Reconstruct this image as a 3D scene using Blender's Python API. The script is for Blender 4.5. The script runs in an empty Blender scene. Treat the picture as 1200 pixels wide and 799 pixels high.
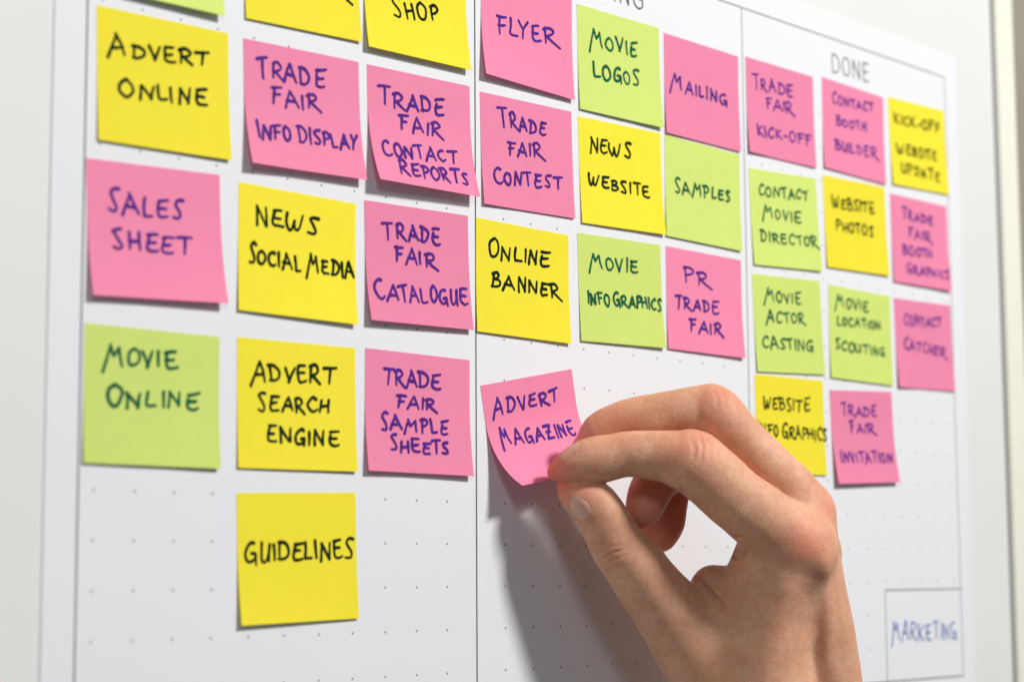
import bpy, math, random
import numpy as np
from mathutils import Matrix, Vector

S = bpy.context.scene
MM = 0.001
CELL = 0.015            # spacing of the dots printed on the chart (metres)

# ------------------------------------------------------------------ camera
cam_data = bpy.data.cameras.new('camera'); cam = bpy.data.objects.new('camera', cam_data)
S.collection.objects.link(cam); S.camera = cam
cam.matrix_world = Matrix([[0.679534, -0.082062, -0.72904, -0.349564], [-0.733622, -0.083762, -0.674376, -0.493856], [-0.005725, 0.993101, -0.117121, -0.025893], [0, 0, 0, 1]])
cam_data.sensor_width = 36; cam_data.lens = 69.606
cam_data.clip_start = 0.02; cam_data.clip_end = 30
cam_data.dof.use_dof = True; cam_data.dof.focus_distance = 0.735; cam_data.dof.aperture_fstop = 8.3
cam_data.dof.aperture_blades = 7

# ------------------------------------------------------------------ light
w = bpy.data.worlds.new('World'); S.world = w; w.use_nodes = True
w.node_tree.nodes['Background'].inputs[0].default_value = (0.88, 0.94, 1.0, 1)
w.node_tree.nodes['Background'].inputs[1].default_value = 0.14
def area(name, loc, target, size, power, col):
    l = bpy.data.lights.new(name, 'AREA'); l.shape = 'RECTANGLE'; l.size = size[0]; l.size_y = size[1]
    l.energy = power; l.color = col
    o = bpy.data.objects.new(name, l); S.collection.objects.link(o); o.location = loc
    o.rotation_euler = (Vector(target) - Vector(loc)).to_track_quat('-Z', 'Y').to_euler()
    return o
area('ceiling_lamp', (0.53, -1.32, 1.16), (0.30, 0, 0.0), (0.28, 0.20), 34.5, (1.0, 0.985, 0.955))
area('ceiling_lamp_left', (-0.72, -1.10, 0.62), (0.40, 0, 0.0), (0.26, 0.26), 3.0, (0.92, 0.96, 1.0))
area('window_light', (1.15, -0.75, 0.35), (0.25, -0.03, 0.0), (0.5, 0.8), 0.6, (0.90, 0.95, 1.0))
S.view_settings.view_transform = 'Standard'; S.view_settings.look = 'None'
S.view_settings.exposure = 0.0; S.view_settings.gamma = 1.0
S.render.engine = 'CYCLES'

# ------------------------------------------------------------------ materials
def mat(name, col, rough=0.6, transl=0.0, noise=0.0, nscale=300, bump=0.0, bscale=900, spec=0.3):
    m = bpy.data.materials.new(name); m.use_nodes = True; nt = m.node_tree; nt.nodes.clear()
    out = nt.nodes.new('ShaderNodeOutputMaterial'); b = nt.nodes.new('ShaderNodeBsdfPrincipled')
    b.inputs['Roughness'].default_value = rough; b.inputs['Specular IOR Level'].default_value = spec
    tc = nt.nodes.new('ShaderNodeTexCoord')
    csock = None
    if noise:
        n = nt.nodes.new('ShaderNodeTexNoise'); n.inputs['Scale'].default_value = nscale; n.inputs['Detail'].default_value = 5
        nt.links.new(tc.outputs['Object'], n.inputs['Vector'])
        mr = nt.nodes.new('ShaderNodeMapRange'); mr.inputs['From Min'].default_value = .3; mr.inputs['From Max'].default_value = .7
        mr.inputs['To Min'].default_value = 1 - noise; mr.inputs['To Max'].default_value = 1 + noise * .4
        nt.links.new(n.outputs['Fac'], mr.inputs['Value'])
        if 'note' in name:      # each pad sheet has its own slight tint
            oi = nt.nodes.new('ShaderNodeObjectInfo'); ml = nt.nodes.new('ShaderNodeMapRange'); ml.inputs[3].default_value = .93; ml.inputs[4].default_value = 1.0
            nt.links.new(oi.outputs['Random'], ml.inputs[0]); mm_ = nt.nodes.new('ShaderNodeMath'); mm_.operation = 'MULTIPLY'
            nt.links.new(mr.outputs[0], mm_.inputs[0]); nt.links.new(ml.outputs[0], mm_.inputs[1]); mr = mm_
        mx = nt.nodes.new('ShaderNodeVectorMath'); mx.operation = 'SCALE'; mx.inputs[0].default_value = col
        nt.links.new(mr.outputs[0], mx.inputs['Scale']); csock = mx.outputs[0]
        nt.links.new(csock, b.inputs['Base Color'])
    else:
        b.inputs['Base Color'].default_value = (*col, 1)
    nrm = None
    if bump:
        n2 = nt.nodes.new('ShaderNodeTexNoise'); n2.inputs['Scale'].default_value = bscale; n2.inputs['Detail'].default_value = 6
        nt.links.new(tc.outputs['Object'], n2.inputs['Vector'])
        bp = nt.nodes.new('ShaderNodeBump'); bp.inputs['Strength'].default_value = bump; bp.inputs['Distance'].default_value = 0.0002
        nt.links.new(n2.outputs['Fac'], bp.inputs['Height']); nrm = bp.outputs[0]
        nt.links.new(nrm, b.inputs['Normal'])
    sh = b.outputs[0]
    if transl:
        t = nt.nodes.new('ShaderNodeBsdfTranslucent'); t.inputs['Color'].default_value = (*[min(1, c * 1.15) for c in col], 1)
        if csock: nt.links.new(csock, t.inputs['Color'])
        ms = nt.nodes.new('ShaderNodeMixShader'); ms.inputs[0].default_value = transl
        nt.links.new(sh, ms.inputs[1]); nt.links.new(t.outputs[0], ms.inputs[2]); sh = ms.outputs[0]
    nt.links.new(sh, out.inputs[0])
    return m

M = {
 'P': mat('pink_note_paper', (1.0, 0.315, 0.50), 0.75, 0.22, 0.02, 90, 0.12, 1800, 0.15),
 'Y': mat('yellow_note_paper', (1.0, 0.86, 0.05), 0.75, 0.14, 0.02, 90, 0.12, 1800, 0.15),
 'G': mat('green_note_paper', (0.72, 0.86, 0.215), 0.75, 0.15, 0.02, 90, 0.12, 1800, 0.15),
 'inkY': mat('black_green_marker', (0.006, 0.020, 0.010), 0.7, 0, 0.35, 900, spec=.08),
 'inkP': mat('violet_marker', (0.095, 0.022, 0.26), 0.7, 0, 0.35, 900, spec=.08),
 'inkG': mat('green_marker', (0.003, 0.115, 0.055), 0.7, 0, 0.4, 900, spec=.08),
 'inkP2': mat('violet_fine_pen', (0.15, 0.02, 0.30), 0.7, 0, 0.35, 900, spec=.08),
 'blue_ink': mat('blue_pen', (0.06, 0.13, 0.50), 0.6, 0, 0.3, 900),
 'print': mat('grey_print', (0.09, 0.09, 0.095), 0.7, spec=.05),
 'print_light': mat('light_grey_print', (0.17, 0.17, 0.175), 0.7, spec=.05),
 'board': mat('whiteboard_enamel', (0.745, 0.745, 0.724), 0.42, 0, 0.02, 12, 0.05, 300, 0.12),
 'frame': mat('cream_frame_paint', (0.82, 0.81, 0.70), 0.5, 0, 0.03, 60),
 'gap': mat('gap_shade_grey', (0.22, 0.22, 0.22), 0.6),
 'wall': mat('brown_grey_wall', (0.40, 0.365, 0.295), 0.8, 0, 0.12, 4),
 'nail': mat('fingernail', (0.72, 0.385, 0.29), 0.28, 0, 0.04, 200, 0.05, 500, 0.5),
}
def paper_material():
    m = mat('dotted_chart_paper', (0.77, 0.775, 0.80), 0.8, 0, 0.0, 300, 0.25, 1300, 0.05)
    nt = m.node_tree; b = [n for n in nt.nodes if n.type == 'BSDF_PRINCIPLED'][0]
    tc = [n for n in nt.nodes if n.type == 'TEX_COORD'][0]
    def math_(op, a, bb=None, c=None):
        n = nt.nodes.new('ShaderNodeMath'); n.operation = op
        for i, v in enumerate((a, bb, c)):
            if v is None: continue
            if isinstance(v, (int, float)): n.inputs[i].default_value = v
            else: nt.links.new(v, n.inputs[i])
        return n.outputs[0]
    sp = nt.nodes.new('ShaderNodeSeparateXYZ'); nt.links.new(tc.outputs['Object'], sp.inputs[0])
    u = math_('DIVIDE', sp.outputs['X'], CELL); v = math_('DIVIDE', sp.outputs['Z'], CELL)
    # tiny uneven offset so that the print is not perfectly sharp
    fu = math_('SUBTRACT', math_('FRACT', math_('ADD', u, 0.5)), 0.5)
    fv = math_('SUBTRACT', math_('FRACT', math_('ADD', v, 0.5)), 0.5)
    d = math_('SQRT', math_('ADD', math_('MULTIPLY', fu, fu), math_('MULTIPLY', fv, fv)))
    mr = nt.nodes.new('ShaderNodeMapRange'); mr.inputs['From Min'].default_value = 0.021; mr.inputs['From Max'].default_value = 0.033
    mr.inputs['To Min'].default_value = 1; mr.inputs['To Max'].default_value = 0
    nt.links.new(d, mr.inputs['Value'])
    inside = math_('MULTIPLY', math_('MULTIPLY', math_('GREATER_THAN', v, -4.6), math_('LESS_THAN', v, 12.6)),
                   math_('MULTIPLY', math_('GREATER_THAN', u, -.3), math_('LESS_THAN', u, 33.2)))
    notline = math_('GREATER_THAN', math_('ABSOLUTE', math_('SUBTRACT', u, 11.0)), 0.3)
    notl2 = math_('GREATER_THAN', math_('ABSOLUTE', math_('SUBTRACT', u, 22.0)), 0.3)
    # not inside the name box at the lower right
    box = math_('MULTIPLY', math_('GREATER_THAN', u, 28.8), math_('LESS_THAN', v, -2.2))
    nb = math_('SUBTRACT', 1.0, box)
    f = math_('MULTIPLY', math_('MULTIPLY', mr.outputs[0], inside), math_('MULTIPLY', math_('MULTIPLY', notline, notl2), nb))
    f = math_('MULTIPLY', f, 0.85)
    n = nt.nodes.new('ShaderNodeTexNoise'); n.inputs['Scale'].default_value = 9; n.inputs['Detail'].default_value = 7; n.inputs['Roughness'].default_value = .62
    nt.links.new(tc.outputs['Object'], n.inputs['Vector'])
    ra = nt.nodes.new('ShaderNodeMix'); ra.data_type = 'RGBA'
    ra.inputs[6].default_value = (0.745, 0.75, 0.778, 1); ra.inputs[7].default_value = (0.785, 0.79, 0.812, 1)
    nt.links.new(n.outputs['Fac'], ra.inputs[0])
    mx = nt.nodes.new('ShaderNodeMix'); mx.data_type = 'RGBA'
    nt.links.new(f, mx.inputs[0]); nt.links.new(ra.outputs[2], mx.inputs[6]); mx.inputs[7].default_value = (0.10, 0.10, 0.11, 1)
    nt.links.new(mx.outputs[2], b.inputs['Base Color'])
    return m
M['paper'] = paper_material()

def skin_material():
    m = bpy.data.materials.new('skin'); m.use_nodes = True; nt = m.node_tree
    b = nt.nodes['Principled BSDF']; tc = nt.nodes.new('ShaderNodeTexCoord')
    at = nt.nodes.new('ShaderNodeAttribute'); at.attribute_name = 'flush_glow'
    def noise(scale, detail=5, rough=.6):
        n = nt.nodes.new('ShaderNodeTexNoise'); n.inputs['Scale'].default_value = scale; n.inputs['Detail'].default_value = detail
        n.inputs['Roughness'].default_value = rough
        nt.links.new(tc.outputs['Object'], n.inputs['Vector']); return n
    def mix(f, a, bb):
        x = nt.nodes.new('ShaderNodeMix'); x.data_type = 'RGBA'
        for i, v in ((0, f), (6, a), (7, bb)):
            if isinstance(v, tuple): x.inputs[i].default_value = v
            elif isinstance(v, (int, float)): x.inputs[i].default_value = v
            else: nt.links.new(v, x.inputs[i])
        return x.outputs[2]
    def ramp(s, a, bb, lo=0., hi=1.):
        r = nt.nodes.new('ShaderNodeMapRange'); r.inputs[1].default_value = a; r.inputs[2].default_value = bb
        r.inputs[3].default_value = lo; r.inputs[4].default_value = hi; nt.links.new(s, r.inputs[0]); return r.outputs[0]
    c = mix(ramp(noise(90).outputs['Fac'], .35, .65), (0.66, 0.34, 0.205, 1), (0.78, 0.45, 0.30, 1))
    c = mix(ramp(noise(420, 4).outputs['Fac'], .42, .62, 0, .38), c, (0.60, 0.27, 0.155, 1))
    c = mix(ramp(noise(55, 3).outputs['Fac'], .55, .75, 0, .18), c, (0.70, 0.27, 0.18, 1))
    fl = nt.nodes.new('ShaderNodeMath'); fl.operation = 'MULTIPLY'; fl.inputs[1].default_value = .8
    nt.links.new(at.outputs['Fac'], fl.inputs[0])
    c = mix(fl.outputs[0], c, (0.80, 0.19, 0.14, 1))
    nt.links.new(c, b.inputs['Base Color'])
    b.inputs['Roughness'].default_value = 0.50; b.inputs['Specular IOR Level'].default_value = .32
    b.inputs['Subsurface Weight'].default_value = .55
    b.inputs['Subsurface Radius'].default_value = (1.0, .32, .16); b.inputs['Subsurface Scale'].default_value = .0042
    # pores, criss-cross skin lines
    v = nt.nodes.new('ShaderNodeTexVoronoi'); v.inputs['Scale'].default_value = 1300; v.feature = 'DISTANCE_TO_EDGE'
    mp = nt.nodes.new('ShaderNodeMapping'); mp.inputs['Scale'].default_value = (1, .55, 1)
    wn = noise(260, 3); wm = nt.nodes.new('ShaderNodeVectorMath'); wm.operation = 'SCALE'; wm.inputs['Scale'].default_value = .0012
    nt.links.new(wn.outputs['Color'], wm.inputs[0])
    wa = nt.nodes.new('ShaderNodeVectorMath'); nt.links.new(tc.outputs['Object'], wa.inputs[0]); nt.links.new(wm.outputs[0], wa.inputs[1])
    nt.links.new(wa.outputs[0], mp.inputs['Vector']); nt.links.new(mp.outputs[0], v.inputs['Vector'])
    b1 = nt.nodes.new('ShaderNodeBump'); b1.inputs['Strength'].default_value = .33; b1.inputs['Distance'].default_value = .00025
    nt.links.new(ramp(v.outputs['Distance'], 0, .12), b1.inputs['Height'])
    b2 = nt.nodes.new('ShaderNodeBump'); b2.inputs['Strength'].default_value = .28; b2.inputs['Distance'].default_value = .0005
    nt.links.new(noise(300, 6).outputs['Fac'], b2.inputs['Height']); nt.links.new(b1.outputs[0], b2.inputs['Normal'])
    nt.links.new(b2.outputs[0], b.inputs['Normal'])
    return m
M['skin'] = skin_material()
nb_ = M['nail'].node_tree.nodes['Principled BSDF'] if 'Principled BSDF' in M['nail'].node_tree.nodes else [n for n in M['nail'].node_tree.nodes if n.type == 'BSDF_PRINCIPLED'][0]
nb_.inputs['Subsurface Weight'].default_value = .4; nb_.inputs['Subsurface Radius'].default_value = (1, .4, .25); nb_.inputs['Subsurface Scale'].default_value = .002

# ------------------------------------------------------------------ mesh helpers
def mesh_obj(name, verts, faces, m, parent=None, smooth=False, loc=None):
    me = bpy.data.meshes.new(name); me.from_pydata([tuple(v) for v in verts], [], [tuple(f) for f in faces])
    me.materials.append(m)
    if smooth: me.polygons.foreach_set('use_smooth', [True] * len(me.polygons))
    me.update()
    o = bpy.data.objects.new(name, me); S.collection.objects.link(o)
    if parent: o.parent = parent
    if loc: o.location = loc
    return o
def tag(o, label=None, cat=None, group=None, kind=None):
    for k, v in (('label', label), ('category', cat), ('group', group), ('kind', kind)):
        if v: o[k] = v
    return o
def box(x0, x1, y0, y1, z0, z1, bev=0.0):
    """closed box, its front edges (towards -Y) chamfered"""
    if not bev:
        v = [(x, y, z) for y in (y0, y1) for x, z in ((x0, z0), (x1, z0), (x1, z1), (x0, z1))]
        return v, [(0, 1, 2, 3), (7, 6, 5, 4), (4, 5, 1, 0), (5, 6, 2, 1), (6, 7, 3, 2), (7, 4, 0, 3)]
    rings = [(bev, y0), (bev * .3, y0 + bev * .3), (0, y0 + bev), (0, y1)]
    v = []; f = []
    for (i, y) in rings:
        v += [(x0 + i, y, z0 + i), (x1 - i, y, z0 + i), (x1 - i, y, z1 - i), (x0 + i, y, z1 - i)]
    f.append((0, 1, 2, 3))
    for r in range(3):
        for k in range(4):
            a = r * 4 + k; b_ = r * 4 + (k + 1) % 4; f.append((a + 4, b_ + 4, b_, a))
    f.append((15, 14, 13, 12))
    return v, f
def cx(c): return c * CELL
def cz(r): return -r * CELL

# ------------------------------------------------------------------ the setting
v, f = box(-1.5, 4.5, 0.26, 0.30, -1.5, 1.8)
tag(mesh_obj('wall', v, f, M['wall']), kind='structure')

board = bpy.data.objects.new('whiteboard', None); S.collection.objects.link(board)
tag(board, 'white enamel board with cream edge frame behind the dotted paper chart', 'whiteboard')
v, f = box(cx(-14), cx(36.62), 0.0004, 0.012, cz(16), cz(-24)); mesh_obj('board_panel', v, f, M['board'], board)
v, f = box(cx(36.621), cx(36.88), 0.0012, 0.012, cz(16), cz(-24)); mesh_obj('gap_shade_strip', v, f, M['gap'], board)  # strip coloured dark for the shade in the gap beside the frame
v, f = box(cx(36.881), cx(38.12), -0.0012, 0.022, cz(16), cz(-24), 0.002); mesh_obj('frame_strip', v, f, M['frame'], board)

chart = bpy.data.objects.new('planning_chart', None); S.collection.objects.link(chart)
tag(chart, 'large white dotted paper chart with three ruled columns under all the sticky notes', 'paper chart')
X0, X1, Z0, Z1 = cx(-1.15), cx(34.15), cz(5.75), cz(-15.3)
nx, nz = 60, 40; vv = []; ff = []
def paper_y(x, z):   # very slightly uneven sheet
    return 0.00015 * math.sin(x * 17 + 1) * math.sin(z * 13 + .4) - 0.00005
for side, yo in ((0, 0.0), (1, 0.00022)):
    for j in range(nz + 1):
        for i in range(nx + 1):
            x = X0 + (X1 - X0) * i / nx; z = Z0 + (Z1 - Z0) * j / nz
            vv.append((x, 0.0 + yo, z))
n1 = (nx + 1) * (nz + 1)
for j in range(nz):
    for i in range(nx):
        a = j * (nx + 1) + i; q = (a, a + 1, a + nx + 2, a + nx + 1)
        ff.append(q); ff.append(tuple(n1 + k for k in reversed(q)))
for i in range(nx):
    for a, fl in ((i, 0), (nz * (nx + 1) + i, 1)):
        q = (a, n1 + a, n1 + a + 1, a + 1); ff.append(q if not fl else q[::-1])
for j in range(nz):
    for a, fl in ((j * (nx + 1), 1), (j * (nx + 1) + nx, 0)):
        b_ = a + nx + 1; q = (a, n1 + a, n1 + b_, b_); ff.append(q if not fl else q[::-1])
mesh_obj('paper_sheet', vv, ff, M['paper'], chart)
def rule(c0, r0, c1, r1, wd, yo):
    hw = wd / 2
    if abs(c0 - c1) < 1e-6: v, f = box(cx(c0) - hw, cx(c0) + hw, -yo, -yo + .00004, cz(max(r0, r1)), cz(min(r0, r1)))
    else: v, f = box(cx(min(c0, c1)), cx(max(c0, c1)), -yo, -yo + .00004, cz(r0) - hw, cz(r0) + hw)
    mesh_obj('ruled_line', v, f, M['print' if wd > LW * 1.05 else 'print_light'], chart)
LW = .00040
rule(-.37, 5.0, -.37, -14.5, LW * 1.25, .00010)
rule(11.0, 5.0, 11.0, -14.5, LW * 1.35, .00010)
rule(22.13, 5.0, 22.13, -14.5, LW, .00010)
rule(33.4, 5.0, 33.4, -14.5, LW, .00010)
rule(-.37, -14.5, 33.4, -14.5, LW, .00016)
rule(-.37, 5.0, 33.4, 5.0, LW * 1.2, .00016)
rule(28.93, 5.0, 28.93, 2.25, LW, .00010)
rule(28.93, 2.25, 33.4, 2.25, LW, .00022)

# ------------------------------------------------------------------ pen lettering: every letter is a few pen strokes
# x runs from 0 to the letter's width, y from 0 (baseline) to 1; 'c' strokes are smoothed
G = {
'A': (.72, [('s', [(.0, -.08), (.36, 1.0)]), ('s', [(.36, 1.0), (.70, .02)]), ('s', [(.14, .36), (.60, .34)])]),
'B': (.62, [('s', [(.10, .98), (.08, .02)]), ('c', [(.06, .95), (.34, 1.0), (.50, .80), (.34, .58), (.14, .54)]), ('c', [(.14, .54), (.48, .50), (.60, .26), (.38, .04), (.04, .03)])]),
'C': (.60, [('c', [(.56, .90), (.40, 1.0), (.16, .80), (.05, .42), (.18, .08), (.40, .02), (.60, .16)])]),
'D': (.68, [('s', [(.14, .96), (.10, .02)]), ('c', [(.04, .98), (.38, .92), (.62, .62), (.54, .22), (.30, .03), (.04, .05)])]),
'E': (.58, [('c', [(.16, .92), (.10, .60), (.07, .20), (.16, .02), (.36, .0), (.56, .06)]), ('s', [(.10, .50), (.46, .53)]), ('s', [(.10, .94), (.56, 1.0)])]),
'F': (.56, [('s', [(.16, .95), (.12, .0)]), ('s', [(.02, .93), (.56, 1.0)]), ('s', [(.12, .52), (.46, .55)])]),
'G': (.66, [('c', [(.56, .92), (.38, 1.0), (.14, .78), (.05, .38), (.18, .04), (.42, .06), (.54, .26), (.56, .42)]), ('s', [(.36, .42), (.60, .44), (.60, -.10)])]),
'H': (.60, [('s', [(.08, .98), (.06, .0)]), ('s', [(.54, 1.0), (.56, .0)]), ('s', [(.07, .47), (.54, .52)])]),
'I': (.14, [('s', [(.07, .97), (.08, .0)])]),
'K': (.60, [('s', [(.08, 1.0), (.07, .0)]), ('s', [(.54, .92), (.12, .44)]), ('s', [(.12, .44), (.32, .30), (.58, -.02)])]),
'L': (.50, [('c', [(.08, .98), (.08, .50), (.07, .10), (.14, .02), (.48, .05)])]),
'M': (.86, [('s', [(.0, -.22), (.22, .98)]), ('s', [(.22, .98), (.38, .42), (.66, .92)]), ('s', [(.66, .92), (.78, .02)])]),
'N': (.66, [('s', [(.06, -.04), (.12, .97)]), ('s', [(.12, .97), (.54, .04)]), ('s', [(.54, .04), (.62, .98)])]),
'O': (.58, [('c', [(.30, 1.0), (.10, .80), (.04, .40), (.16, .04), (.36, .02), (.54, .34), (.52, .76), (.32, 1.0), (.22, .94)])]),
'P': (.56, [('s', [(.12, .98), (.10, -.02)]), ('c', [(.04, .94), (.32, 1.02), (.54, .82), (.44, .56), (.12, .44)])]),
'R': (.66, [('s', [(.12, .98), (.10, .0)]), ('c', [(.04, .92), (.34, 1.02), (.54, .80), (.42, .56), (.14, .46)]), ('s', [(.20, .47), (.42, .20), (.68, -.10)])]),
'S': (.50, [('c', [(.50, 1.02), (.30, 1.04), (.14, .92), (.16, .74), (.34, .42), (.40, .16), (.28, .0), (.04, .05)])]),
'T': (.62, [('s', [(.0, .93), (.66, 1.02)]), ('s', [(.36, .96), (.32, -.02)])]),
'U': (.60, [('c', [(.06, .96), (.04, .40), (.10, .06), (.30, .04), (.46, .30), (.54, .92)]), ('s', [(.54, .92), (.56, .02)])]),
'V': (.56, [('s', [(.02, .96), (.26, .02)]), ('s', [(.26, .02), (.54, 1.0)])]),
'W': (.84, [('c', [(.04, .98), (.03, .50), (.12, .04), (.24, .10), (.38, .62)]), ('c', [(.38, .62), (.42, .20), (.52, .04), (.66, .30), (.80, .96)])]),
'Y': (.58, [('s', [(.02, .98), (.28, .48)]), ('s', [(.58, 1.0), (.28, .48), (.14, -.08)])]),
'Z': (.58, [('s', [(.04, .92), (.52, .98), (.08, .04)]), ('s', [(.08, .04), (.54, .08)]), ('s', [(.12, .50), (.46, .52)])]),
'-': (.36, [('s', [(.04, .46), (.34, .50)])]),
}
G['E_end'] = (.60, [('c', [(.14, .70), (.09, .30), (.18, .02), (.40, -.03), (.60, .06)]), ('s', [(.11, .50), (.50, .53)]), ('s', [(.12, .98), (.64, 1.08)])])
G['R_end'] = (.70, [('s', [(.12, .98), (.10, .0)]), ('c', [(.0, .90), (.34, 1.04), (.56, .80), (.42, .56), (.12, .44)]), ('s', [(.18, .46), (.46, .14), (.86, -.24)])])
G['A_start'] = (.76, [('s', [(-.16, -.26), (.34, 1.0)]), ('s', [(.34, 1.0), (.50, .55), (.62, .0)]), ('s', [(.10, .30), (.56, .36)])])
G['M_start'] = (.90, [('s', [(-.12, -.32), (.22, 1.0)]), ('s', [(.22, 1.0), (.36, .46), (.62, .88)]), ('s', [(.62, .88), (.70, .40), (.78, .04)])])
G['W_start'] = (.66, [('c', [(.05, 1.04), (.02, .50), (.06, .06), (.24, .0), (.44, .14)]), ('s', [(.42, .72), (.46, .10)])])
# plain printed capitals for the column headings
GP = {
'D': (.56, [('s', [(.05, 0), (.05, 1)]), ('c', [(.05, 1), (.28, .98), (.48, .80), (.52, .5), (.48, .2), (.28, .02), (.05, 0)])]),
'O': (.60, [('c', [(.30, 1), (.12, .88), (.04, .5), (.12, .12), (.30, 0), (.48, .12), (.56, .5), (.48, .88), (.30, 1)])]),
'N': (.58, [('s', [(.06, 0), (.06, 1)]), ('s', [(.06, 1), (.50, 0)]), ('s', [(.50, 0), (.50, 1)])]),
'E': (.48, [('s', [(.06, 0), (.06, 1)]), ('s', [(.06, 1), (.44, 1)]), ('s', [(.06, .52), (.40, .52)]), ('s', [(.06, 0), (.44, 0)])]),
'I': (.16, [('s', [(.08, 0), (.08, 1)])]),
'G': (.60, [('c', [(.54, .84), (.40, .99), (.22, .97), (.08, .78), (.04, .5), (.08, .2), (.24, .02), (.42, .02), (.54, .14)]), ('s', [(.54, .14), (.54, .46), (.34, .46)])]),
}
def catmull(pts, n=6):
    if len(pts) < 3: return pts
    P = [pts[0]] + list(pts) + [pts[-1]]; out = []
    for i in range(1, len(P) - 2):
        for k in range(n):
            t = k / n; p0, p1, p2, p3 = P[i - 1], P[i], P[i + 1], P[i + 2]
            out.append(tuple(.5 * ((2 * p1[d]) + (-p0[d] + p2[d]) * t + (2 * p0[d] - 5 * p1[d] + 4 * p2[d] - p3[d]) * t * t + (-p0[d] + 3 * p1[d] - 3 * p2[d] + p3[d]) * t ** 3) for d in (0, 1)))
    out.append(pts[-1]); return out
def densify(pts, step):
    out = [pts[0]]
    for a, b_ in zip(pts, pts[1:]):
        L = math.dist(a, b_); n = max(1, int(math.ceil(L / step)))
        for k in range(1, n + 1): out.append((a[0] + (b_[0] - a[0]) * k / n, a[1] + (b_[1] - a[1]) * k / n))
    return out
def text_strokes(txt, a, b_, h, rng, font=G, jit=1.0):
    """strokes in plane mm: a,b_ = baseline ends, h = capital height"""
    gap = .17
    adv = []; x = 0; ini_ = []; sp = True
    small = h * 1.0
    toks = []
    for i, ch in enumerate(txt):
        st_ = i == 0 or txt[i - 1] == ' '; en_ = i == len(txt) - 1 or txt[i + 1] == ' '
        if jit and ch == 'E' and en_ and rng.random() < .6: ch = 'E_end'
        elif jit and ch == 'R' and en_: ch = 'R_end'
        elif jit and ch in 'AM' and st_: ch += '_start'
        toks.append(ch)
    for ch in toks:
        if ch == ' ': x += .30; sp = True; continue
        ini_.append(sp); sp = False
        wd = font[ch][0] * (1 + jit * rng.uniform(-.14, .12)); adv.append((ch, x, wd)); x += wd + gap * (1 + jit * rng.uniform(-.3, .3))
    total = x - gap
    dx, dy = b_[0] - a[0], b_[1] - a[1]; Lb = math.hypot(dx, dy); ux, uy = dx / Lb, dy / Lb
    sc = Lb / total; out = []
    for i, (ch, x, wd) in enumerate(adv):
        ini = i == 0 or ini_[i]
        s_ = h * (1 + jit * rng.uniform(-.12, .10)) * ((1.06 if (ini and ch[0] in 'SMCTAOG') else 0.95 if ini else .85) if font is G else 1.0)
        yo = jit * rng.uniform(-.07, .07) * h; sl = jit * rng.uniform(-.12, .10); k = wd / font[ch][0]
        for kind, pts in font[ch][1]:
            pts = [(px + jit * rng.uniform(-.035, .035), py + jit * rng.uniform(-.045, .045)) for px, py in pts]
            if kind == 'c': pts = catmull(pts)
            q = []
            for px, py in pts:
                X = (x + px * k) * sc + py * sl * h; Y = py * s_ + yo
                # up is -v in the plane (v runs downwards)
                q.append((a[0] + ux * X + uy * Y, a[1] + uy * X - ux * Y))
            if len(q) == 2 and jit:      # a hand never draws a straight line
                m_ = ((q[0][0] + q[1][0]) / 2 + rng.uniform(-.03, .03) * h, (q[0][1] + q[1][1]) / 2 + rng.uniform(-.03, .03) * h)
                q = catmull([q[0], m_, q[1]], 4)
            out.append(densify(q, .55))
    return out
def ribbon(strokes, wid, surf, rng, lift=.09, jit=1.0):
    """flat pen strokes laid on surf(x, y, height) -> 3-D point (all in mm)"""
    V = []; F = []; k = 0
    for st in strokes:
        base = lift + .012 * (k % 14); k += 1
        W = wid * (1 + jit * rng.uniform(-.10, .10)); n = len(st); rows = []
        if n < 2: continue
        for i, (x, y) in enumerate(st):
            x0, y0 = st[max(0, i - 1)]; x1, y1 = st[min(n - 1, i + 1)]
            L = math.hypot(x1 - x0, y1 - y0) or 1; tx, ty = (x1 - x0) / L, (y1 - y0) / L
            hw = W / 2 * (1 + jit * rng.uniform(-.09, .09)) * (1 - .30 * jit * (i / n))
            hh = base + .0009 * i
            V.append(surf(x - ty * hw, y + tx * hw, hh)); V.append(surf(x + ty * hw, y - tx * hw, hh)); rows.append(len(V) - 2)
        for r0, r1 in zip(rows, rows[1:]): F.append((r0, r0 + 1, r1 + 1, r1))
        for end in (0, n - 1):         # round ends
            x, y = st[end]; x2, y2 = st[1 if end == 0 else n - 2]; L = math.hypot(x - x2, y - y2) or 1
            tx, ty = (x - x2) / L, (y - y2) / L; hw = W / 2 * .95 * (1 - .30 * jit * (end / n)); hh = base + .0009 * end
            c0 = len(V); V.append(surf(x, y, hh))
            for q in range(7):
                a = -math.pi / 2 + math.pi * q / 6
                V.append(surf(x + hw * (math.cos(a) * tx - math.sin(a) * ty), y + hw * (math.cos(a) * ty + math.sin(a) * tx), hh))
            for q in range(6): F.append((c0, c0 + 1 + q, c0 + 2 + q))
    return V, F
def flat(x, y, h): return (x * MM, -h * MM, -y * MM)
rg = random.Random(5)
for word, a, b_, h in [('DONE', (401.27, -201.81), (432.34, -202.64), 8.48), ('DOING', (228.2, -202.22), (264.39, -202.22), 8.48)]:
    V, F = ribbon(text_strokes(word, a, b_, h, rg, GP, 0.0), .62, flat, rg, .10, 0.0)
    mesh_obj('column_heading', V, F, M['print'], chart)
for word, a, b_, h in [('MARKETING', (439.22, 56.26), (495.83, 57.41), 8.48)]:
    V, F = ribbon(text_strokes(word, a, b_, h * 1.12, rg), .85, flat, rg)
    mesh_obj('handwriting', V, F, M['blue_ink'], chart)

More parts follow.
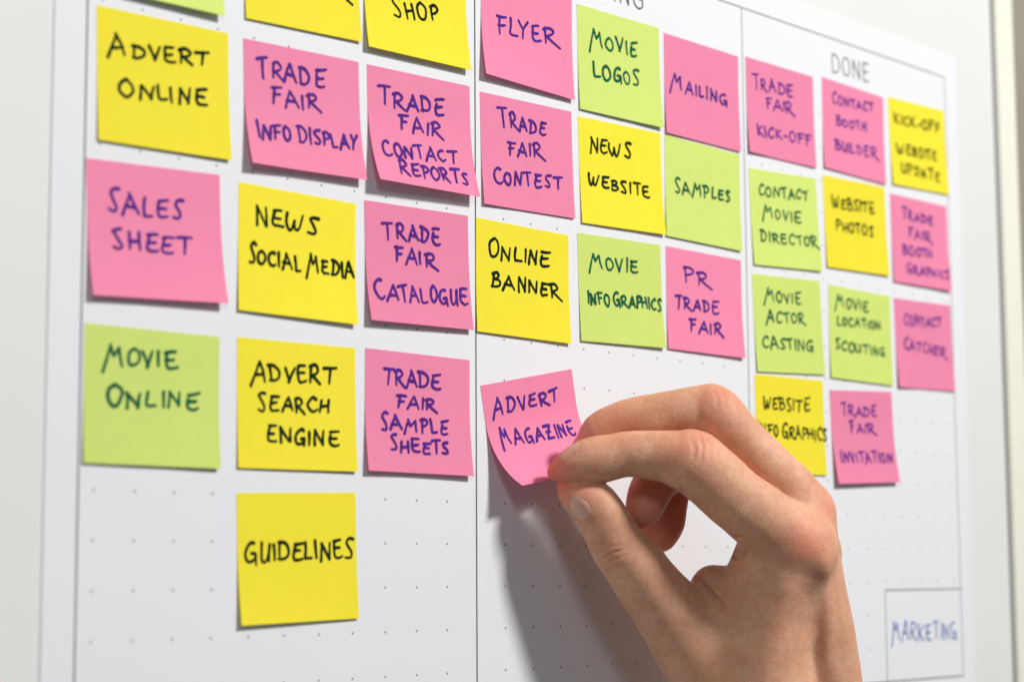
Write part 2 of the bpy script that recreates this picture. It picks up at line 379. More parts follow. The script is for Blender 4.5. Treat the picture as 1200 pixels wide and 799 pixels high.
# ------------------------------------------------------------------ sticky notes
NW, NH, FLAT = 3.42 * 15, 2.80 * 15, .30      # width, height in mm, share of the height that is glued
NOTES = [
('green_top', 'G', -0.41, -13.001, -0.015, 0.127, 0.177, []),
('yellow_top', 'Y', 3.622, -13.178, -0.04, 0.05, 0.05, []),
('shop', 'Y', 7.233, -13.215, -0.022, 0.16, 0.139, [['SHOP', 0.268, 0.68, 0.703, 0.615, 0.152]]),
('advert_online', 'Y', -0.15, -9.865, -0.027, 0.05, 0.05, [['ADVERT', 0.1, 0.347, 0.838, 0.292, 0.128], ['ONLINE', 0.154, 0.642, 0.827, 0.606, 0.128]]),
('info_display', 'P', 3.691, -9.933, -0.034, 0.212, 0.215, [['TRADE', 0.107, 0.285, 0.685, 0.275, 0.15], ['FAIR', 0.224, 0.484, 0.625, 0.465, 0.139], ['INFO DISPLAY', 0.081, 0.778, 0.95, 0.747, 0.141]]),
('contact_reports', 'P', 7.378, -10.046, -0.027, 0.397, 0.264, [['TRADE', 0.104, 0.323, 0.732, 0.302, 0.152], ['FAIR', 0.293, 0.507, 0.703, 0.502, 0.135], ['CONTACT', 0.092, 0.756, 0.825, 0.719, 0.126], ['REPORTS', 0.216, 0.915, 0.907, 0.902, 0.131]]),
('flyer', 'P', 11.235, -13.284, 0.015, 0.189, 0.107, [['FLYER', 0.162, 0.573, 0.809, 0.51, 0.176]]),
('movie_logos', 'G', 14.85, -13.065, -0.013, 0.05, 0.05, [['MOVIE', 0.161, 0.356, 0.705, 0.344, 0.148], ['LOGOS', 0.171, 0.661, 0.73, 0.641, 0.156]]),
('mailing', 'P', 18.491, -13.021, 0.004, 0.05, 0.05, [['MAILING', 0.085, 0.54, 0.837, 0.549, 0.138]]),
('kickoff_fair', 'P', 22.268, -13.077, -0.008, 0.05, 0.05, [['TRADE', 0.1, 0.308, 0.677, 0.288, 0.145], ['FAIR', 0.283, 0.492, 0.682, 0.463, 0.119], ['KICK-OFF', 0.126, 0.806, 0.955, 0.764, 0.127]]),
('booth_builder', 'P', 26.177, -13.194, 0.013, 0.05, 0.05, [['CONTACT', 0.154, 0.256, 0.829, 0.2, 0.115], ['BOOTH', 0.215, 0.485, 0.715, 0.449, 0.105], ['BUILDER', 0.18, 0.758, 0.877, 0.735, 0.124]]),
('website_update', 'Y', 29.87, -13.223, -0.037, 0.05, 0.05, [['KICK-OFF', 0.091, 0.293, 0.899, 0.273, 0.129], ['WEBSITE', 0.112, 0.633, 0.825, 0.612, 0.129], ['UPDATE', 0.165, 0.851, 0.852, 0.856, 0.128]]),
('sales_sheet', 'P', -0.337, -6.661, -0.044, 0.14, 0.209, [['SALES', 0.148, 0.371, 0.695, 0.368, 0.157], ['SHEET', 0.167, 0.633, 0.746, 0.633, 0.146]]),
('news_social', 'Y', 3.617, -6.736, 0.006, 0.064, 0.103, [['NEWS', 0.143, 0.303, 0.667, 0.298, 0.148], ['SOCIAL MEDIA', 0.085, 0.621, 0.986, 0.621, 0.134]]),
('catalogue', 'P', 7.306, -6.839, -0.023, 0.193, 0.112, [['TRADE', 0.165, 0.292, 0.722, 0.287, 0.143], ['FAIR', 0.275, 0.476, 0.673, 0.483, 0.137], ['CATALOGUE', 0.063, 0.807, 0.973, 0.787, 0.145]]),
('contest', 'P', 11.167, -10.071, -0.022, 0.055, 0.05, [['TRADE', 0.196, 0.283, 0.698, 0.267, 0.147], ['FAIR', 0.28, 0.507, 0.667, 0.496, 0.132], ['CONTEST', 0.123, 0.793, 0.861, 0.739, 0.131]]),
('news_website', 'Y', 14.846, -10.074, -0.029, 0.05, 0.05, [['NEWS', 0.131, 0.315, 0.628, 0.301, 0.146], ['WEBSITE', 0.093, 0.634, 0.841, 0.652, 0.12]]),
('samples', 'G', 18.459, -10.162, 0.008, 0.05, 0.05, [['SAMPLES', 0.126, 0.543, 0.862, 0.512, 0.128]]),
('movie_director', 'G', 22.306, -9.818, -0.052, 0.05, 0.05, [['CONTACT', 0.127, 0.268, 0.862, 0.246, 0.116], ['MOVIE', 0.184, 0.497, 0.738, 0.505, 0.116], ['DIRECTOR', 0.114, 0.743, 0.959, 0.737, 0.116]]),
('website_photos', 'Y', 26.098, -10.165, -0.027, 0.05, 0.05, [['WEBSITE', 0.132, 0.336, 0.81, 0.325, 0.132], ['PHOTOS', 0.164, 0.584, 0.769, 0.583, 0.131]]),
('booth_graphics', 'P', 29.841, -10.115, -0.011, 0.05, 0.05, [['TRADE', 0.199, 0.256, 0.735, 0.254, 0.118], ['FAIR', 0.292, 0.459, 0.685, 0.46, 0.119], ['BOOTH', 0.173, 0.675, 0.696, 0.653, 0.118], ['GRAPHICS', 0.218, 0.869, 0.966, 0.864, 0.108]]),
('movie_online', 'G', -0.289, -3.32, -0.001, 0.05, 0.05, [['MOVIE', 0.152, 0.286, 0.678, 0.259, 0.136], ['ONLINE', 0.163, 0.584, 0.833, 0.553, 0.135]]),
('search_engine', 'Y', 3.615, -3.362, -0.01, 0.05, 0.05, [['ADVERT', 0.134, 0.323, 0.812, 0.299, 0.145], ['SEARCH', 0.165, 0.549, 0.763, 0.541, 0.132], ['ENGINE', 0.234, 0.789, 0.829, 0.8, 0.132]]),
('sample_sheets', 'P', 7.35, -3.425, 0.006, 0.119, 0.154, [['TRADE', 0.162, 0.282, 0.705, 0.277, 0.141], ['FAIR', 0.284, 0.458, 0.662, 0.469, 0.12], ['SAMPLE', 0.14, 0.649, 0.767, 0.653, 0.12], ['SHEETS', 0.221, 0.826, 0.775, 0.827, 0.12]]),
('online_banner', 'Y', 11.013, -6.914, 0.008, 0.055, 0.05, [['ONLINE', 0.13, 0.328, 0.781, 0.313, 0.144], ['BANNER', 0.154, 0.589, 0.893, 0.586, 0.144]]),
('movie_graphics', 'G', 14.779, -7.003, -0.024, 0.05, 0.05, [['MOVIE', 0.142, 0.32, 0.709, 0.302, 0.136], ['INFO GRAPHICS', 0.094, 0.646, 0.986, 0.637, 0.119]]),
('pr_fair', 'P', 18.438, -7.089, 0.001, 0.05, 0.05, [['PR', 0.221, 0.311, 0.558, 0.314, 0.152], ['TRADE', 0.106, 0.585, 0.67, 0.588, 0.126], ['FAIR', 0.281, 0.796, 0.701, 0.798, 0.126]]),
('actor_casting', 'G', 22.376, -6.755, -0.043, 0.05, 0.05, [['MOVIE', 0.175, 0.27, 0.689, 0.263, 0.124], ['ACTOR', 0.187, 0.481, 0.734, 0.463, 0.124], ['CASTING', 0.099, 0.757, 0.844, 0.75, 0.123]]),
('location_scouting', 'G', 26.246, -6.849, 0.007, 0.05, 0.05, [['MOVIE', 0.118, 0.232, 0.632, 0.21, 0.121], ['LOCATION', 0.126, 0.416, 0.823, 0.396, 0.102], ['SCOUTING', 0.084, 0.688, 0.878, 0.684, 0.111]]),
('contact_catcher', 'P', 29.886, -6.803, -0.025, 0.05, 0.056, [['CONTACT', 0.159, 0.285, 0.808, 0.275, 0.126], ['CATCHER', 0.141, 0.566, 0.88, 0.611, 0.126]]),
('website_graphics', 'Y', 22.411, -3.884, -0.013, 0.054, 0.05, [['WEBSITE', 0.114, 0.348, 0.788, 0.334, 0.14], ['INFO GRAPHICS', 0.015, 0.604, 1.03, 0.642, 0.139]]),
('invitation', 'P', 26.175, -3.673, -0.046, 0.178, 0.111, [['TRADE', 0.172, 0.267, 0.721, 0.275, 0.128], ['FAIR', 0.29, 0.45, 0.682, 0.462, 0.119], ['INVITATION', 0.088, 0.77, 0.934, 0.773, 0.128]]),
('guidelines', 'Y', 3.642, -0.035, -0.027, 0.126, 0.053, [['GUIDELINES', 0.056, 0.522, 0.974, 0.518, 0.161]]),
('advert_magazine', 'P', 11.146, -2.811, -0.19, 1.034, 0.934, [['ADVERT', 0.108, 0.272, 0.81, 0.265, 0.139], ['MAGAZINE', 0.109, 0.558, 0.905, 0.595, 0.14]])]
LABELS = {'green_top': 'green sticky note cut off at the top left, its writing outside the photo', 'yellow_top': 'yellow sticky note cut off at the top, left of the SHOP note', 'shop': 'yellow sticky note whose last word reads SHOP, cut off at the top', 'advert_online': 'yellow sticky note handwritten ADVERT ONLINE at the upper left', 'info_display': 'pink sticky note handwritten TRADE FAIR INFO DISPLAY', 'contact_reports': 'pink sticky note handwritten TRADE FAIR CONTACT REPORTS', 'flyer': 'pink sticky note handwritten FLYER', 'movie_logos': 'green sticky note handwritten MOVIE LOGOS', 'mailing': 'pink sticky note handwritten MAILING', 'kickoff_fair': 'pink sticky note handwritten TRADE FAIR KICK-OFF', 'booth_builder': 'pink sticky note handwritten CONTACT BOOTH BUILDER', 'website_update': 'yellow sticky note handwritten KICK-OFF WEBSITE UPDATE', 'sales_sheet': 'pink sticky note handwritten SALES SHEET with its bottom edge lifted', 'news_social': 'yellow sticky note handwritten NEWS SOCIAL MEDIA', 'catalogue': 'pink sticky note handwritten TRADE FAIR CATALOGUE', 'contest': 'pink sticky note handwritten TRADE FAIR CONTEST', 'news_website': 'yellow sticky note handwritten NEWS WEBSITE', 'samples': 'green sticky note handwritten SAMPLES', 'movie_director': 'green sticky note handwritten CONTACT MOVIE DIRECTOR', 'website_photos': 'yellow sticky note handwritten WEBSITE PHOTOS', 'booth_graphics': 'pink sticky note handwritten TRADE FAIR BOOTH GRAPHICS', 'movie_online': 'green sticky note handwritten MOVIE ONLINE', 'search_engine': 'yellow sticky note handwritten ADVERT SEARCH ENGINE', 'sample_sheets': 'pink sticky note handwritten TRADE FAIR SAMPLE SHEETS', 'online_banner': 'yellow sticky note handwritten ONLINE BANNER', 'movie_graphics': 'green sticky note handwritten MOVIE INFO GRAPHICS', 'pr_fair': 'pink sticky note handwritten PR TRADE FAIR', 'actor_casting': 'green sticky note handwritten MOVIE ACTOR CASTING', 'location_scouting': 'green sticky note handwritten MOVIE LOCATION SCOUTING', 'contact_catcher': 'pink sticky note handwritten CONTACT CATCHER', 'website_graphics': 'yellow sticky note handwritten WEBSITE INFO GRAPHICS', 'invitation': 'pink sticky note handwritten TRADE FAIR INVITATION', 'guidelines': 'yellow sticky note handwritten GUIDELINES', 'advert_magazine': 'pink sticky note handwritten ADVERT MAGAZINE held at its corner by the fingers, tilted and curled'}
def sheet_point(tl, tr, ub, curl=0.0):
    """returns f(x mm, y mm, h mm) -> local point of the bent sheet (x right, z up, y to the board)"""
    tab = {}
    def f(x, y, h=0.0):
        u = x / NW; th = tl + (tr - tl) * u; v = y / NH; n = 24
        key = (round(th, 5)); 
        if key not in tab:
            N_ = 96; s = (np.arange(N_) + .5) / N_ * 1.04
            ang = np.where(s < FLAT, 0, (s - FLAT) / (1 - FLAT)) * th
            cy = np.concatenate([[0], np.cumsum(np.cos(ang))]) / N_ * 1.04 * NH
            ch = np.concatenate([[0], np.cumsum(np.sin(ang))]) / N_ * 1.04 * NH
            tab[key] = (cy, ch)
        cy, ch = tab[key]; t = max(-.03, v) / 1.04 * 96; i = int(min(max(t, 0), 95)); fr = t - i
        yy = cy[i] + (cy[i + 1] - cy[i]) * fr; hh = ch[i] + (ch[i + 1] - ch[i]) * fr
        a = max(0, (v - FLAT) / (1 - FLAT)) * th
        wv = ub * math.sin(u * 3.1) * max(0, v - .35) ** 2      # a little unevenness of its own
        wv += ub * 1.1 * max(0, u - .62) * max(0, v - .6) * 6 if ub > 0 else -ub * 1.6 * max(0, .35 - u) * max(0, v - .6) * 6
        return (x * MM, -(hh + wv + .15 + h * math.cos(a)) * MM, -(yy - h * math.sin(a)) * MM)
    return f
GRP = 'sticky notes on the planning chart'
for ni, (nm, col, x0, y0, rot, tl, tr, lines) in enumerate(NOTES):
    rng = random.Random(ni * 7 + 3)
    f = sheet_point(tl, tr, rng.uniform(-.5, .9) if nm != 'advert_magazine' else 0)
    nu, nv = 14, 22; V = []; F = []
    for side in (0, 1):
        for j in range(nv + 1):
            for i in range(nu + 1):
                V.append(f(NW * i / nu, NH * j / nv, -.11 * side))
    n1 = (nu + 1) * (nv + 1)
    for j in range(nv):
        for i in range(nu):
            a = j * (nu + 1) + i; q = (a, a + nu + 1, a + nu + 2, a + 1)
            F.append(q); F.append(tuple(n1 + k for k in reversed(q)))
    rim = [i for i in range(nu + 1)] + [j * (nu + 1) + nu for j in range(1, nv + 1)] + [nv * (nu + 1) + i for i in range(nu - 1, -1, -1)] + [j * (nu + 1) for j in range(nv - 1, 0, -1)]
    for a, b_ in zip(rim, rim[1:] + rim[:1]):
        k0 = len(V); V += [V[a], V[b_], V[n1 + b_], V[n1 + a]]; F.append((k0, k0 + 1, k0 + 2, k0 + 3))
    o = mesh_obj('sticky_note', V, F, M[col], None, True)
    for p_ in o.data.polygons[-len(rim):]: p_.use_smooth = False
    o.location = (cx(x0), 0, cz(y0)); o.rotation_euler = (0, rot, 0)
    tag(o, LABELS[nm], 'sticky note', GRP)
    st = []
    for (t_, u1, v1, u2, v2, hv) in lines:
        st += text_strokes(t_, (u1 * NW, v1 * NH), (u2 * NW, v2 * NH), hv * NH, rng)
    if nm == 'yellow_top': st.append(densify([(44.6, 27.2), (46.0, 28.3), (48.0, 29.4)], .5))
    if st:
        V, F = ribbon(st, 1.22 if x0 < 22 else 1.08, f, rng)
        mesh_obj('handwriting', V, F, M['ink' + col if col != 'P' or x0 < 22 else 'inkP2'], o)

# ------------------------------------------------------------------ the hand: one continuous surface grown round its bones
HAND = {
'index': [[15.36, 47.17, -2.0, 2.77], [17.21, 46.56, -2.0, 3.99], [20.88, 44.98, -2.55, 5.99], [25.79, 43.44, -2.65, 7.52], [30.7, 42.67, -2.75, 8.44], [36.22, 41.6, -2.74, 8.29], [41.44, 40.67, -2.78, 8.29], [49.07, 40.95, -3.38, 8.74], [56.69, 41.52, -3.97, 9.5], [61.28, 42.59, -4.12, 10.57], [65.55, 43.65, -4.34, 11.64], [72.93, 49.8, -4.0, 11.49], [80.29, 56.54, -4.0, 11.49], [89.02, 63.39, -2.76, 11.97], [96.93, 69.39, -1.0, 12.62], [103.79, 74.9, 1.68, 13.28]],
'middle': [[23.53, 42.82, 12.84, 3.14], [26.05, 40.65, 13.29, 5.02], [29.81, 37.81, 12.97, 6.59], [32.92, 34.02, 12.53, 7.84], [40.1, 30.54, 11.83, 8.46], [47.57, 28.95, 11.17, 8.76], [59.4, 27.04, 10.31, 9.07], [69.37, 25.78, 10.0, 9.69], [74.27, 26.68, 9.0, 10.3], [81.13, 33.86, 9.0, 9.36], [93.12, 46.09, 10.0, 9.69], [101.83, 54.99, 12.0, 10.34], [107.14, 63.0, 14.0, 11.0]],
'ring': [[47.02, 64.41, 12.26, 4.7], [48.59, 60.97, 12.34, 6.9], [51.09, 55.35, 16.74, 7.88], [56.51, 49.69, 21.64, 8.25], [67.11, 46.5, 26.44, 8.95], [80.06, 46.59, 28.0, 9.61], [98.2, 62.94, 32.0, 10.3], [113.9, 79.44, 35.8, 11.0]],
'pinky': [[55.39, 71.98, 32.22, 7.73], [56.41, 67.85, 32.87, 9.03], [58.32, 61.07, 36.75, 8.42], [61.85, 52.9, 40.31, 8.14], [85.28, 56.58, 46.0, 8.2], [100.69, 74.45, 51.0, 8.91], [113.53, 93.11, 55.2, 10.62]],
'thumb': [[19.78, 53.63, 2.23, 3.71], [21.62, 54.82, 1.56, 5.25], [25.55, 56.49, -0.71, 7.7], [30.16, 59.87, -0.86, 8.93], [35.49, 68.97, 1.01, 9.72], [38.96, 74.98, 2.39, 10.2], [43.69, 80.41, 3.92, 11.15], [51.39, 91.09, 7.59, 11.99], [60.76, 103.2, 11.7, 13.47], [68.54, 114.92, 14.49, 15.09], [77.54, 128.76, 16.32, 16.39], [87.24, 151.88, 18.4, 19.6]],
'palm_index': [[103.79, 74.9, 1.68, 13.28], [97.7, 90.1, 4.6, 13.65], [92.65, 112.09, 6.4, 14.92], [91.85, 155.83, 7.4, 18.06]],
'palm_middle': [[107.14, 63.0, 14.0, 11.31], [110.6, 78.71, 14.0, 9.74], [114.02, 100.95, 15.8, 10.71], [117.53, 126.87, 20.0, 12.04], [115.03, 159.93, 26.4, 15.34]],
'palm_ring': [[112.65, 79.02, 31.8, 10.3], [115.57, 113.15, 34.0, 11.62], [115.88, 163.38, 42.4, 15.02]],
'palm_pinky': [[113.59, 96.48, 55.6, 11.29], [114.17, 122.6, 52.8, 12.57], [110.37, 164.89, 49.4, 15.81]],
'palm_web': [[91.85, 77.42, 4.96, 10.24], [86.82, 90.72, 9.6, 10.31], [79.3, 103.37, 15.12, 11.96], [86.38, 116.38, 13.8, 14.13], [91.12, 141.54, 14.0, 18.85]],
'palm_bump': [[74.52, 91.72, 17.6, 8.84], [84.29, 92.63, 14.76, 9.44]],
'forearm': [[96.67, 158.64, 20.4, 29.16], [93.5, 190.33, 20.4, 27.89], [88.75, 231.53, 20.4, 30.43]]}       # chains of (x, y, depth, radius) in mm in the hand's own frame
FLUSH_GLOW = [[104.75, 71.8, -10.56, 7.89, 0.55], [114.35, 62.3, 6.0, 7.46, 0.45], [65.12, 36.5, -12.28, 10.3, 0.35], [76.02, 19.31, 2.0, 9.27, 0.4], [15.34, 47.1, -3.0, 7.98, 1.2], [20.76, 54.2, -6.55, 9.16, 0.45], [24.93, 37.56, 8.12, 8.1, 0.5], [58.26, 70.58, 27.66, 16.0, 0.6], [49.09, 59.56, 10.46, 10.63, 0.55], [34.93, 73.04, -10.31, 7.9, 0.2], [37.21, 31.16, 4.38, 10.54, 0.3]]  # skin redness; the index tip also has light shining through painted in
CREASES = [[[[62.56, 83.67], [66.25, 86.44], [70.88, 90.14], [75.5, 95.07], [77.66, 99.38]], 0.9, 1.2], [[[68.41, 85.21], [72.42, 91.68], [74.57, 97.22]], 0.9, 0.5], [[[30.82, 79.66], [32.97, 77.81], [36.05, 75.65], [40.37, 74.42]], 0.45, 0.32], [[[32.05, 81.82], [34.21, 79.04], [37.6, 77.81], [41.91, 75.65]], 0.4, 0.2], [[[29.89, 77.5], [32.67, 74.73], [34.82, 73.5], [39.14, 72.57]], 0.45, 0.16], [[[33.28, 83.97], [35.13, 82.12], [39.44, 79.35]], 0.4, 0.12], [[[111.55, 75.65], [114.02, 98.77], [116.48, 126.5]], 3.0, -0.8], [[[100.15, 82.74], [93.99, 104.93], [88.75, 127.12]], 3.6, -0.6], [[[106.32, 86.44], [104.16, 103.39], [104.16, 128.04]], 4.6, 0.8], [[[90.29, 82.74], [83.82, 101.85], [80.12, 123.42]], 4.5, 0.5], [[[40.37, 75.04], [46.84, 85.21], [57.01, 99.38]], 3.5, -0.25], [[[75.81, 68.57], [78.89, 70.41], [81.97, 69.8]], 0.8, 0.7], [[[79.2, 79.04], [82.59, 77.81], [84.44, 74.11]], 0.9, 0.9], [[[63.48, 34.98], [64.71, 38.37], [63.48, 41.45]], 0.7, 0.22], [[[66.87, 33.44], [67.49, 37.44], [66.56, 42.68]], 0.6, 0.26], [[[70.26, 35.28], [70.57, 38.06], [69.64, 42.06]], 0.7, 0.2], [[[73.03, 18.03], [74.27, 21.11], [73.65, 24.5]], 0.7, 0.14], [[[76.12, 17.72], [77.04, 20.8], [76.73, 24.19]], 0.7, 0.12], [[[60.09, 52.54], [61.32, 54.39], [62.86, 56.24]], 0.8, 0.6], [[[51.77, 74.11], [55.47, 72.26], [59.17, 68.57]], 0.6, 0.4], [[[53.0, 70.41], [56.09, 67.33], [61.02, 63.64]], 0.6, 0.3]]
HM = Matrix([[0.679534, 0.082062, 0.72904, 0.1717], [-0.733622, 0.083762, 0.674376, -0.011677], [-0.005725, -0.993101, 0.117121, 0.057848], [0, 0, 0, 1]])
STEP = 0.5
lo = np.array([9.0, 12.0, -42.0]); hi = np.array([152.0, 172.0, 76.0])
nn = ((hi - lo) / STEP).astype(int) + 1
ax = [lo[d] + STEP * np.arange(nn[d]) for d in range(3)]
FAR = 30.0
def chain_field(chain, dst=None, margin=14.0):
    """distance to a chain of tapered capsules"""
    out = np.full(nn, FAR, np.float32) if dst is None else dst
    for a, b_ in zip(chain, chain[1:]):
        a = np.array(a); b_ = np.array(b_); R_ = max(a[3], b_[3]) + margin
        i0 = np.maximum(((np.minimum(a[:3], b_[:3]) - R_ - lo) / STEP).astype(int), 0)
        i1 = np.minimum(((np.maximum(a[:3], b_[:3]) + R_ - lo) / STEP).astype(int) + 2, nn)
        if (i1 <= i0).any(): continue
        X = ax[0][i0[0]:i1[0], None, None].astype(np.float32); Y = ax[1][None, i0[1]:i1[1], None].astype(np.float32); Z = ax[2][None, None, i0[2]:i1[2]].astype(np.float32)
        d = b_[:3] - a[:3]; L2 = float(d @ d) or 1e-6
        t = ((X - a[0]) * d[0] + (Y - a[1]) * d[1] + (Z - a[2]) * d[2]) / L2
        # shift t so that the surface follows the taper
        L = math.sqrt(L2); k = (a[3] - b_[3]) / L
        px = X - a[0] - t * d[0]; py = Y - a[1] - t * d[1]; pz = Z - a[2] - t * d[2]
        perp = np.sqrt(px * px + py * py + pz * pz)
        t = np.clip(t - k * perp / L, 0, 1)
        dist = np.sqrt((X - a[0] - t * d[0]) ** 2 + (Y - a[1] - t * d[1]) ** 2 + (Z - a[2] - t * d[2]) ** 2) - (a[3] + (b_[3] - a[3]) * t)
        sl = tuple(slice(i0[q], i1[q]) for q in range(3))
        np.minimum(out[sl], dist.astype(np.float32), out=out[sl])
    return out
def smin(a, b_, k):
    h = np.maximum(k - np.abs(a - b_), 0) / k
    return np.minimum(a, b_) - h * h * h * (k / 6.0)
def blur(d):
    for q in range(3):
        s = [slice(None)] * 3; s1 = [slice(None)] * 3; s2 = [slice(None)] * 3
        s[q] = slice(1, -1); s1[q] = slice(0, -2); s2[q] = slice(2, None)
        e = d.copy(); e[tuple(s)] = .5 * d[tuple(s)] + .25 * (d[tuple(s1)] + d[tuple(s2)]); d = e
    return d
def smooth_chain(ch, n=4):
    P = np.array([ch[0]] + list(ch) + [ch[-1]]); out = []
    for i in range(1, len(P) - 2):
        for k in range(n):
            t = k / n; p0, p1, p2, p3 = P[i - 1:i + 3]
            out.append(.5 * (2 * p1 + (p2 - p0) * t + (2 * p0 - 5 * p1 + 4 * p2 - p3) * t * t + (3 * p1 - p0 - 3 * p2 + p3) * t ** 3))
    out.append(P[-1]); return out
palm = chain_field(smooth_chain(HAND['palm_index'], 2))
for nm, k in (('palm_middle', 10), ('palm_ring', 15), ('palm_pinky', 14), ('palm_web', 14), ('forearm', 16)):
    palm = smin(palm, chain_field(smooth_chain(HAND[nm], 2)), k)
total = palm
for nm, k in (('index', 5.0), ('middle', 5.0), ('ring', 4.0), ('pinky', 4.0), ('thumb', 12.0)):
    fd = chain_field(smooth_chain(HAND[nm], 3))
    joined = smin(palm, fd, k)
    total = smin(total, joined, .7)
bump_ = chain_field(smooth_chain(HAND['palm_bump'], 2))
total = smin(total, bump_, 5.0)
total = blur(total)

def surface_nets(D):
    s = D < 0
    nx_, ny_, nz_ = D.shape
    c = [s[i:nx_ - 1 + i, j:ny_ - 1 + j, k:nz_ - 1 + k] for i in (0, 1) for j in (0, 1) for k in (0, 1)]
    cnt = sum(x.astype(np.int8) for x in c); mixed = (cnt > 0) & (cnt < 8)
    idx = np.argwhere(mixed); vid = -np.ones(mixed.shape, np.int64); vid[mixed] = np.arange(len(idx))
    acc = np.zeros((len(idx), 3)); num = np.zeros(len(idx))
    for i in (0, 1):
        for j in (0, 1):
            for k in (0, 1):
                for d in range(3):
                    o = [i, j, k]
                    if o[d]: continue
                    o2 = list(o); o2[d] = 1
                    A = D[idx[:, 0] + o[0], idx[:, 1] + o[1], idx[:, 2] + o[2]]; B = D[idx[:, 0] + o2[0], idx[:, 1] + o2[1], idx[:, 2] + o2[2]]
                    m_ = (A < 0) != (B < 0); t = np.zeros(len(idx)); t[m_] = A[m_] / (A[m_] - B[m_])
                    P = np.zeros((len(idx), 3)); P[:] = o; P[:, d] += t
                    acc[m_] += P[m_]; num[m_] += 1
    verts = lo + STEP * (idx + acc / num[:, None]); faces = []
    for d in range(3):
        e, g = [q for q in range(3) if q != d]
        sl0 = [slice(1, -1)] * 3; sl1 = [slice(1, -1)] * 3; sl0[d] = slice(0, -1); sl1[d] = slice(1, None)
        A = s[tuple(sl0)]; B = s[tuple(sl1)]; ch = np.argwhere(A != B); inside = A[A != B]
        base = ch.copy(); 
        for q in (e, g): base[:, q] += 1
        quad = []
        for (oe, og) in ((-1, -1), (0, -1), (0, 0), (-1, 0)):
            p_ = base.copy(); p_[:, e] += oe; p_[:, g] += og; quad.append(vid[p_[:, 0], p_[:, 1], p_[:, 2]])
        quad = np.stack(quad, 1); flip = inside if d != 1 else ~inside
        quad[~flip] = quad[~flip][:, ::-1]; faces.append(quad)
    return verts, np.concatenate(faces)
verts, faces = surface_nets(total)
faces = faces[(faces >= 0).all(1)]
def vertex_normals(V, F):
    n = np.cross(V[F[:, 2]] - V[F[:, 0]], V[F[:, 3]] - V[F[:, 1]]); N = np.zeros_like(V)
    for k in range(4): np.add.at(N, F[:, k], n)
    return N / (np.linalg.norm(N, axis=1)[:, None] + 1e-12)
def laplace(V, F, n, lam=.5):
    e = np.concatenate([F[:, [0, 1]], F[:, [1, 2]], F[:, [2, 3]], F[:, [3, 0]]])
    for _ in range(n):
        A = np.zeros_like(V); c = np.zeros(len(V))
        np.add.at(A, e[:, 0], V[e[:, 1]]); np.add.at(A, e[:, 1], V[e[:, 0]])
        np.add.at(c, e[:, 0], 1); np.add.at(c, e[:, 1], 1)
        V = V + lam * (A / c[:, None] - V)
    return V
verts = laplace(verts, faces, 3)
N = vertex_normals(verts, faces)
if ((verts[faces[:, 0]] - verts.mean(0)) * N[faces[:, 0]]).sum() < 0: faces = faces[:, ::-1]; N = -N
# skin folds and joint creases pressed into the side that carries them
disp = np.zeros(len(verts))
for pts, wd, dp in CREASES:
    P = np.array(catmull([tuple(q) for q in pts], 5)); best = np.full(len(verts), 1e9); tt = np.zeros(len(verts))
    for i in range(len(P) - 1):
        a, b_ = P[i], P[i + 1]; d = b_ - a; t = np.clip(((verts[:, :2] - a) @ d) / (d @ d + 1e-9), 0, 1)
        q = np.linalg.norm(verts[:, :2] - a - t[:, None] * d, axis=1); m_ = q < best; best[m_] = q[m_]; tt[m_] = ((i + t) / (len(P) - 1))[m_]
    front = (N[:, 2] < -.05) & (verts[:, 2] < 14.0)
    fade = np.clip(np.minimum(tt, 1 - tt) * 5 + .15, 0, 1)
    disp -= front * dp * fade * np.exp(-(best / wd) ** 2)
    disp += front * dp * .22 * fade * np.exp(-((best - 2.1 * wd) / wd) ** 2)
# tendons, veins and soft unevenness
disp += .16 * np.sin(verts[:, 0] * .31 + .7 * np.sin(verts[:, 1] * .17)) * np.sin(verts[:, 1] * .23 + verts[:, 2] * .2)
verts = verts + N * disp[:, None]
flush_glow = np.zeros(len(verts))
for x, y, z, r, am in FLUSH_GLOW:
    flush_glow = np.maximum(flush_glow, am * np.exp(-(np.linalg.norm(verts - [x, y, z], axis=1) / r) ** 2))
me = bpy.data.meshes.new('hand')
me.vertices.add(len(verts)); me.vertices.foreach_set('co', (verts * MM).astype(np.float32).ravel())
me.loops.add(faces.size); me.polygons.add(len(faces))
me.loops.foreach_set('vertex_index', faces.astype(np.int32).ravel())
me.polygons.foreach_set('loop_start', np.arange(0, faces.size, 4, dtype=np.int32))
try: me.polygons.foreach_set('loop_total', np.full(len(faces), 4, dtype=np.int32))
except Exception: pass
me.update(calc_edges=True); me.validate()
me.polygons.foreach_set('use_smooth', [True] * len(me.polygons))
me.attributes.new('flush_glow', 'FLOAT', 'POINT').data.foreach_set('value', flush_glow.astype(np.float32))
me.materials.append(M['skin'])
hand = bpy.data.objects.new('hand', me); S.collection.objects.link(hand); hand.matrix_world = HM
tag(hand, 'bare right hand pinching the lower corner of the pink ADVERT MAGAZINE note', 'hand')
print('hand verts', len(verts))

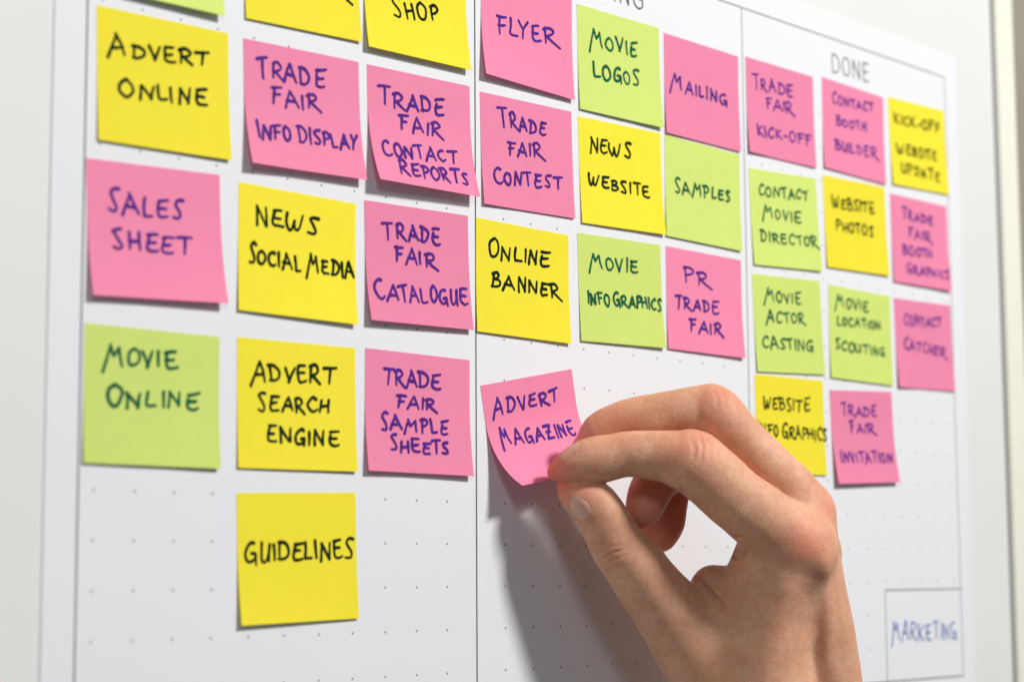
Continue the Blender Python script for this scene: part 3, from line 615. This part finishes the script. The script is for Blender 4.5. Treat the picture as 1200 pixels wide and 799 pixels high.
def nail(chain, t0, length, width, normal, lift=.32, parent=hand):
    """curved plate on the back of a fingertip; t0 = distance of its free edge from the chain's first point"""
    P = np.array(smooth_chain(chain, 6)); seg = np.linalg.norm(np.diff(P[:, :3], axis=0), axis=1); cum = np.concatenate([[0], np.cumsum(seg)])
    nrm = np.array(normal, float); V = []; F = []; nu, nv = 16, 14
    d0 = (P[0, :3] - P[6, :3]) / np.linalg.norm(P[0, :3] - P[6, :3])
    def at(s):
        v = np.array([np.interp(s, cum, P[:, q]) for q in range(4)])
        if s < 0: v[:3] += -s * d0
        return v
    for side in (0, 1):
        for j in range(nv + 1):
            for i in range(nu + 1):
                a = (i / nu) * 2 - 1; b2 = (j / nv) * 2 - 1
                # square to rounded plate
                k = (abs(a) ** 4 + abs(b2) ** 4) ** .25 or 1; m_ = max(abs(a), abs(b2)); a2 = a * m_ / k; b3 = b2 * m_ / k
                s = t0 + length * (b3 + 1) / 2; c = at(s); tg = at(s + .8)[:3] - at(s - .8)[:3]; tg /= np.linalg.norm(tg) + 1e-9
                n_ = nrm - tg * (nrm @ tg); n_ /= np.linalg.norm(n_); bn = np.cross(tg, n_)
                rr = c[3]
                ph = a2 * width / 2 / max(rr, 5.4)
                r = rr + lift - .55 * abs(a2) ** 4 - .35 * abs(b3) ** 6 - (.75 * max(0, -b3) ** 5 if b3 < 0 else 0) - .5 * side
                V.append(tuple((c[:3] + r * (n_ * math.cos(ph) + bn * math.sin(ph))) * MM))
    n1 = (nu + 1) * (nv + 1)
    for j in range(nv):
        for i in range(nu):
            a = j * (nu + 1) + i; q = (a, a + 1, a + nu + 2, a + nu + 1); F.append(q); F.append(tuple(n1 + z for z in reversed(q)))
    rim = [i for i in range(nu + 1)] + [j * (nu + 1) + nu for j in range(1, nv + 1)] + [nv * (nu + 1) + i for i in range(nu - 1, -1, -1)] + [j * (nu + 1) for j in range(nv - 1, 0, -1)]
    for a, b_ in zip(rim, rim[1:] + rim[:1]): F.append((a, n1 + a, n1 + b_, b_))
    o = mesh_obj('nail', V, F, M['nail'], parent, True)
    return o
for nm, t0, ln, wd, nv_ in [('thumb', -0.6, 13.5, 13.0, (-0.66, 0.36, -0.66)), ('index', 0.8, 12.0, 11.5, (-0.3, -0.74, -0.6)), ('middle', 0.5, 10.5, 11.0, (-0.5, -0.78, -0.38))]:
    nail(HAND[nm], t0, ln, wd, nv_)
